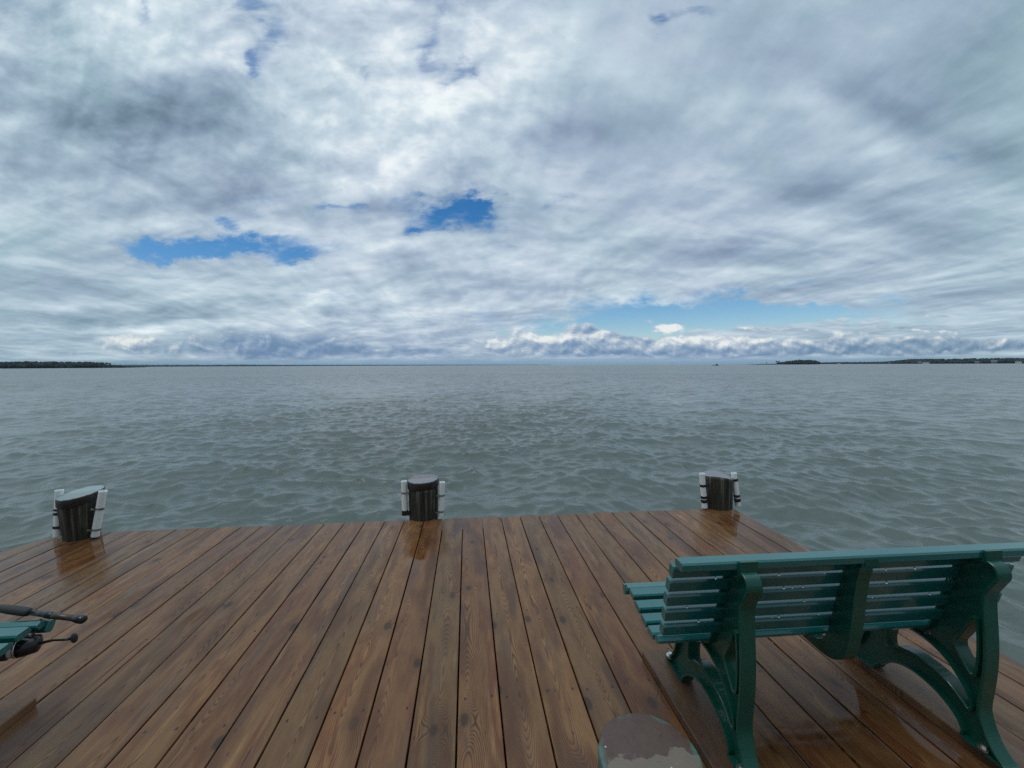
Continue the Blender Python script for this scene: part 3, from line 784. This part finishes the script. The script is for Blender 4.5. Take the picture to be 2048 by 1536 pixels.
# ------------------------------------------------------------------ far shores
def azpx(x):
    d = fw + rt * ((x - 1024) / 769) - up * ((730 - (x - 1024) * .0044 - 768) / 769)
    return math.atan2(d.x, d.y)
def far(x, dist, z=0.0, side=0.0):
    a = azpx(x); return Vector((math.sin(a) * dist, math.cos(a) * dist, z))
m, t = material('woodland')
n = t.noise(t.pos(), .16, 4, .65)
t.set(Base_Color=t.ramp(n, [(.3, (.006, .016, .015)), (.5, (.012, .026, .021)), (.7, (.022, .038, .027))]), Roughness=.9); M['wood'] = m
m, t = material('shore_soil'); n = t.noise(t.pos(), .05, 4)
t.set(Base_Color=t.ramp(n, [(.35, (.030, .045, .022)), (.55, (.075, .085, .045)), (.7, (.16, .145, .10))]), Roughness=.9); M['soil'] = m
m, t = material('house_white'); t.set(Base_Color=(.78, .78, .76), Roughness=.6); M['white'] = m
m, t = material('house_grey'); t.set(Base_Color=(.16, .17, .17), Roughness=.6); M['grey'] = m
m, t = material('roof_dark'); t.set(Base_Color=(.075, .07, .07), Roughness=.7); M['roof'] = m
m, t = material('boat_dark'); t.set(Base_Color=(.05, .055, .06), Roughness=.5); M['boat'] = m
m, t = material('window_dark'); t.set(Base_Color=(.02, .025, .03), Roughness=.1); M['win'] = m

def lump(mb, c, rx, rz, q):
    n = 7; rings = []
    for i in range(5):
        th = (.08, .28, .52, .75, .97)[i] * math.pi
        rings.append([(c.x + rx * math.sin(th) * math.cos(k * 2 * math.pi / n + i * .4 + q) * rng.uniform(.75, 1.2), c.y + rx * math.sin(th) * math.sin(k * 2 * math.pi / n + i * .4 + q) * rng.uniform(.75, 1.2), c.z + rz * math.cos(th) * rng.uniform(.85, 1.12)) for k in range(n)])
    mb.loft(rings)
def woods(name, prof, count, label, depth=140, z0=WATER):
    mb = MB()
    for i in range(count):
        u_ = i / (count - 1) * (len(prof) - 1); j = min(int(u_), len(prof) - 2); fr = u_ - j
        a, b = prof[j], prof[j + 1]
        x = a[0] + (b[0] - a[0]) * fr; h = a[1] + (b[1] - a[1]) * fr; dist = a[2] + (b[2] - a[2]) * fr
        for row in range(3):
            hh = h * (rng.uniform(.72, 1.0) if row else rng.uniform(.35, .75))
            dd = dist + row * depth * .4 + rng.uniform(0, depth * .3)
            p_ = far(x + rng.uniform(-1.5, 1.5) , dd)
            wd = max(h * .28, dist * abs(prof[-1][0] - prof[0][0]) / 769 / count * 1.3) * rng.uniform(.8, 1.3)
            lump(mb, Vector((p_.x, p_.y, z0 + hh * .55)), wd, hh * .5, rng.random() * 6)
    return mb.build(name, M['wood'], None, label=label, cat='woodland', kind='stuff')
def shore(prof, width):
    mb = MB(); n = len(prof); v = []
    for (x, h, dist) in prof:
        for (dd, z) in ((-8, WATER - .6), (6, WATER + .5), (width, WATER + .9), (width, WATER - .6)):
            p_ = far(x, dist + dd); v.append((p_.x, p_.y, z))
    f = [(i * 4 + j, i * 4 + j + 1, i * 4 + 5 + j, i * 4 + 4 + j) for i in range(n - 1) for j in range(3)]
    mb.add(v, f); return mb.build('far_shore', M['soil'], None, kind='structure')
LW = [(-330, 15, 1250), (-150, 15, 1280), (0, 14.2, 1300), (60, 15.6, 1310), (110, 14.8, 1310), (170, 15.2, 1320), (205, 13.5, 1330)]
woods('woodland', LW, 230, 'dark wood covering the low headland at the far left')
LS = [(205, 9, 1340), (222, 8, 1360), (245, 5, 1400), (268, 3.5, 1700), (290, 3, 2300)]
woods('marsh_scrub', LS, 60, 'low scrub thinning out along the spit right of the left headland', 60)
shore(LW + LS[1:], 260)
FC = [(200, 26, 6000), (330, 25, 6400), (460, 28, 7000), (560, 24, 7400), (700, 22, 8200), (830, 20, 9200), (960, 17, 10500), (1100, 9, 12500)]
woods('woodland', FC, 420, 'thin blue line of distant wooded coast along the horizon', 300)
RI = [(1556, 9, 1800), (1568, 12, 1800), (1582, 15.5, 1800), (1598, 18.5, 1805), (1606, 16, 1810), (1618, 18, 1810), (1630, 16.5, 1815), (1637, 11, 1820)]
woods('woodland', RI, 70, 'rounded clump of dark trees on the small point at the right', 70)
RS = [(1497, 1.0, 1780), (1512, 2.2, 1785), (1530, 3.5, 1790), (1545, 3.2, 1795), (1558, 4.5, 1800)]
woods('marsh_scrub', RS, 36, 'sparse low scrub on the spit left of the rounded tree clump', 40)
shore([(1492, 0, 1780)] + RS + RI[1:], 110)
RW = [(1634, 11, 3000), (1690, 12, 2950), (1750, 11.5, 2850), (1775, 13, 2750), (1800, 19, 2650), (1828, 23, 2550), (1850, 22, 2500), (1900, 22, 2480), (1980, 23, 2450), (2030, 22, 2420), (2048, 20, 2400), (2300, 21, 2350)]
woods('woodland', RW, 330, 'long dark wooded bank behind the houses at the far right', 160)
shore(RW, 300)
# a few trees that stand clear of the woods
def tree(x, dist, h, label):
    p_ = far(x, dist, WATER + .7)
    root = empty('pine_tree', p_, label=label, cat='tree', group='lone pines on the far spits')
    mb = MB(); mb.tube([(0, 0, 0), (.1, 0, h * .5), (0, .1, h * .9)], [.28, .2, .07], 6); mb.build('trunk', M['under'], root)
    mb = MB()
    for _ in range(9): lump(mb, Vector((rng.uniform(-.16, .16) * h, rng.uniform(-.16, .16) * h, h * rng.uniform(.66, .98))), h * .12, h * .07, rng.random() * 6)
    mb.build('crown', M['wood'], root)
tree(1533, 1785, 9, 'lone pine nearest the tip of the right spit')
tree(1553, 1785, 14, 'tall bare stemmed pine just left of the rounded tree clump')
tree(1558, 1788, 12.5, 'bare stemmed pine touching the left end of the rounded clump')
tree(214, 1335, 12, 'thin pine at the right end of the left headland wood')
tree(219, 1340, 11, 'thin pine a little outside the left headland wood')
def house(x, dist, wd, h, mat, label):
    p_ = far(x, dist, WATER + 1.0); a = -azpx(x)
    root = empty('house', p_, (0, 0, a), label=label, cat='house', group='houses along the far right bank')
    mb = MB(); mb.box((-wd / 2, -4, 0), (wd / 2, 4, h)); mb.build('wall', mat, root)
    mb = MB(); rh = h * .55
    mb.add([(-wd / 2 - .5, -4.6, h), (wd / 2 + .5, -4.6, h), (wd / 2 + .5, 4.6, h), (-wd / 2 - .5, 4.6, h), (-wd / 2 - .5, 0, h + rh), (wd / 2 + .5, 0, h + rh)], [(0, 1, 5, 4), (2, 3, 4, 5), (0, 4, 3), (1, 2, 5), (0, 3, 2, 1)])
    mb.build('roof', M['roof'] if mat is M['white'] else M['grey'], root)
    for q in range(3):
        mb = MB(); xx = -wd * .32 + q * wd * .32; mb.box((xx - .7, -4.05, h * .35), (xx + .7, -4.005, h * .8)); mb.build('window', M['win'], root)
house(1852, 2440, 20, 5.0, M['white'], 'long white house low on the far right bank')
house(1839, 2480, 11, 5.5, M['grey'], 'grey house just left of the long white house on the bank')
house(1780, 2720, 14, 3.6, M['grey'], 'low grey house where the right bank begins to rise')
house(2037, 2380, 15, 5.5, M['white'], 'white house near the right edge of the far bank')
house(1954, 2420, 12, 5.0, M['grey'], 'grey house under the trees midway along the right bank')
house(1988, 2430, 15, 7.5, M['grey'], 'tall grey house between the two ends of the right bank')
house(1678, 2930, 14, 3.2, M['white'], 'tiny pale house right of the rounded tree clump')
# boats and a channel marker
def boat(x, dist, ln, mat, label, cabin, name='boat'):
    p_ = far(x, dist, WATER); a = -azpx(x)
    root = empty(name, p_, (0, 0, a), label=label, cat='boat')
    mb = MB(); rings = []
    for (u_, wd, z1) in ((-.5, .30, .9), (-.2, .34, .85), (.2, .32, 1.0), (.42, .16, 1.35), (.5, .02, 1.5)):
        w_ = wd * ln * .45
        rings.append([(u_ * ln, -w_ * .7, -.3), (u_ * ln, -w_, z1), (u_ * ln, w_, z1), (u_ * ln, w_ * .7, -.3)])
    mb.loft(rings); mb.build('hull', mat, root)
    if cabin:
        mb = MB(); mb.box((.05 * ln, -ln * .09, .9), (.30 * ln, ln * .09, 3.0)); c_ = mb.build('cabin', mat, root)
        mb = MB(); mb.box((.02 * ln, -ln * .11, 3.003), (.33 * ln, ln * .11, 3.2)); mb.build('cabin_roof', mat, root)
        mb = MB(); mb.box((.09 * ln, -ln * .09 - .03, 1.9), (.26 * ln, -ln * .09 - .004, 2.6)); mb.build('window', M['win'], c_)
        mb = MB(); mb.tube([(.16 * ln, 0, 3.2), (.16 * ln, 0, 4.6)], .07, 6); mb.build('mast', mat, root)
    else:
        mb = MB(); mb.tube([(0, 0, .8), (0, 0, 9.0)], .09, 6); mb.build('mast', mat, root)
        mb = MB(); mb.add([(.12, 0, 1.6), (.12, 0, 8.8), (-3.2, 0, 1.7), (.16, .05, 1.6), (.16, .05, 8.8), (-3.2, .05, 1.7)], [(0, 1, 2), (5, 4, 3), (0, 3, 4, 1), (1, 4, 5, 2), (2, 5, 3, 0)]); mb.build('sail', mat, root)
    return root
boat(1431, 850, 12, M['boat'], 'dark workboat with a small cabin out on the bay left of the right spit', True, 'workboat')
boat(1097, 2100, 7, M['white'], 'tiny white sailing boat on the horizon', False, 'sailing_boat')
p_ = far(1288, 1500, WATER)
mk = empty('channel_marker', p_, label='dark channel marker post standing on the horizon', cat='marker')
mb = MB(); mb.tube([(0, 0, -1), (0, 0, 4.5)], .28, 8); mb.build('pole', M['boat'], mk)
mb = MB(); mb.box((-.75, -.36, 3.6), (.75, -.30, 5.4)); mb.build('board', M['boat'], mk)

# ------------------------------------------------------------------ air
if HAZE:
    hm = D.materials.new('haze'); hm.use_nodes = True; T2 = Tree(hm.node_tree)
    pv = T2.new('ShaderNodeVolumePrincipled'); pv.inputs['Color'].default_value = (.62, .80, 1.0, 1); pv.inputs['Density'].default_value = HAZE; pv.inputs['Anisotropy'].default_value = .2
    om = T2.new('ShaderNodeOutputMaterial'); T2.nt.links.new(pv.outputs[0], om.inputs['Volume'])
    mb = MB(); mb.box((-15500, -15500, WATER - 3.0), (15500, 15500, 60)); mb.build('haze', hm, None, kind='stuff', label='thin blue air over the bay', cat='haze')
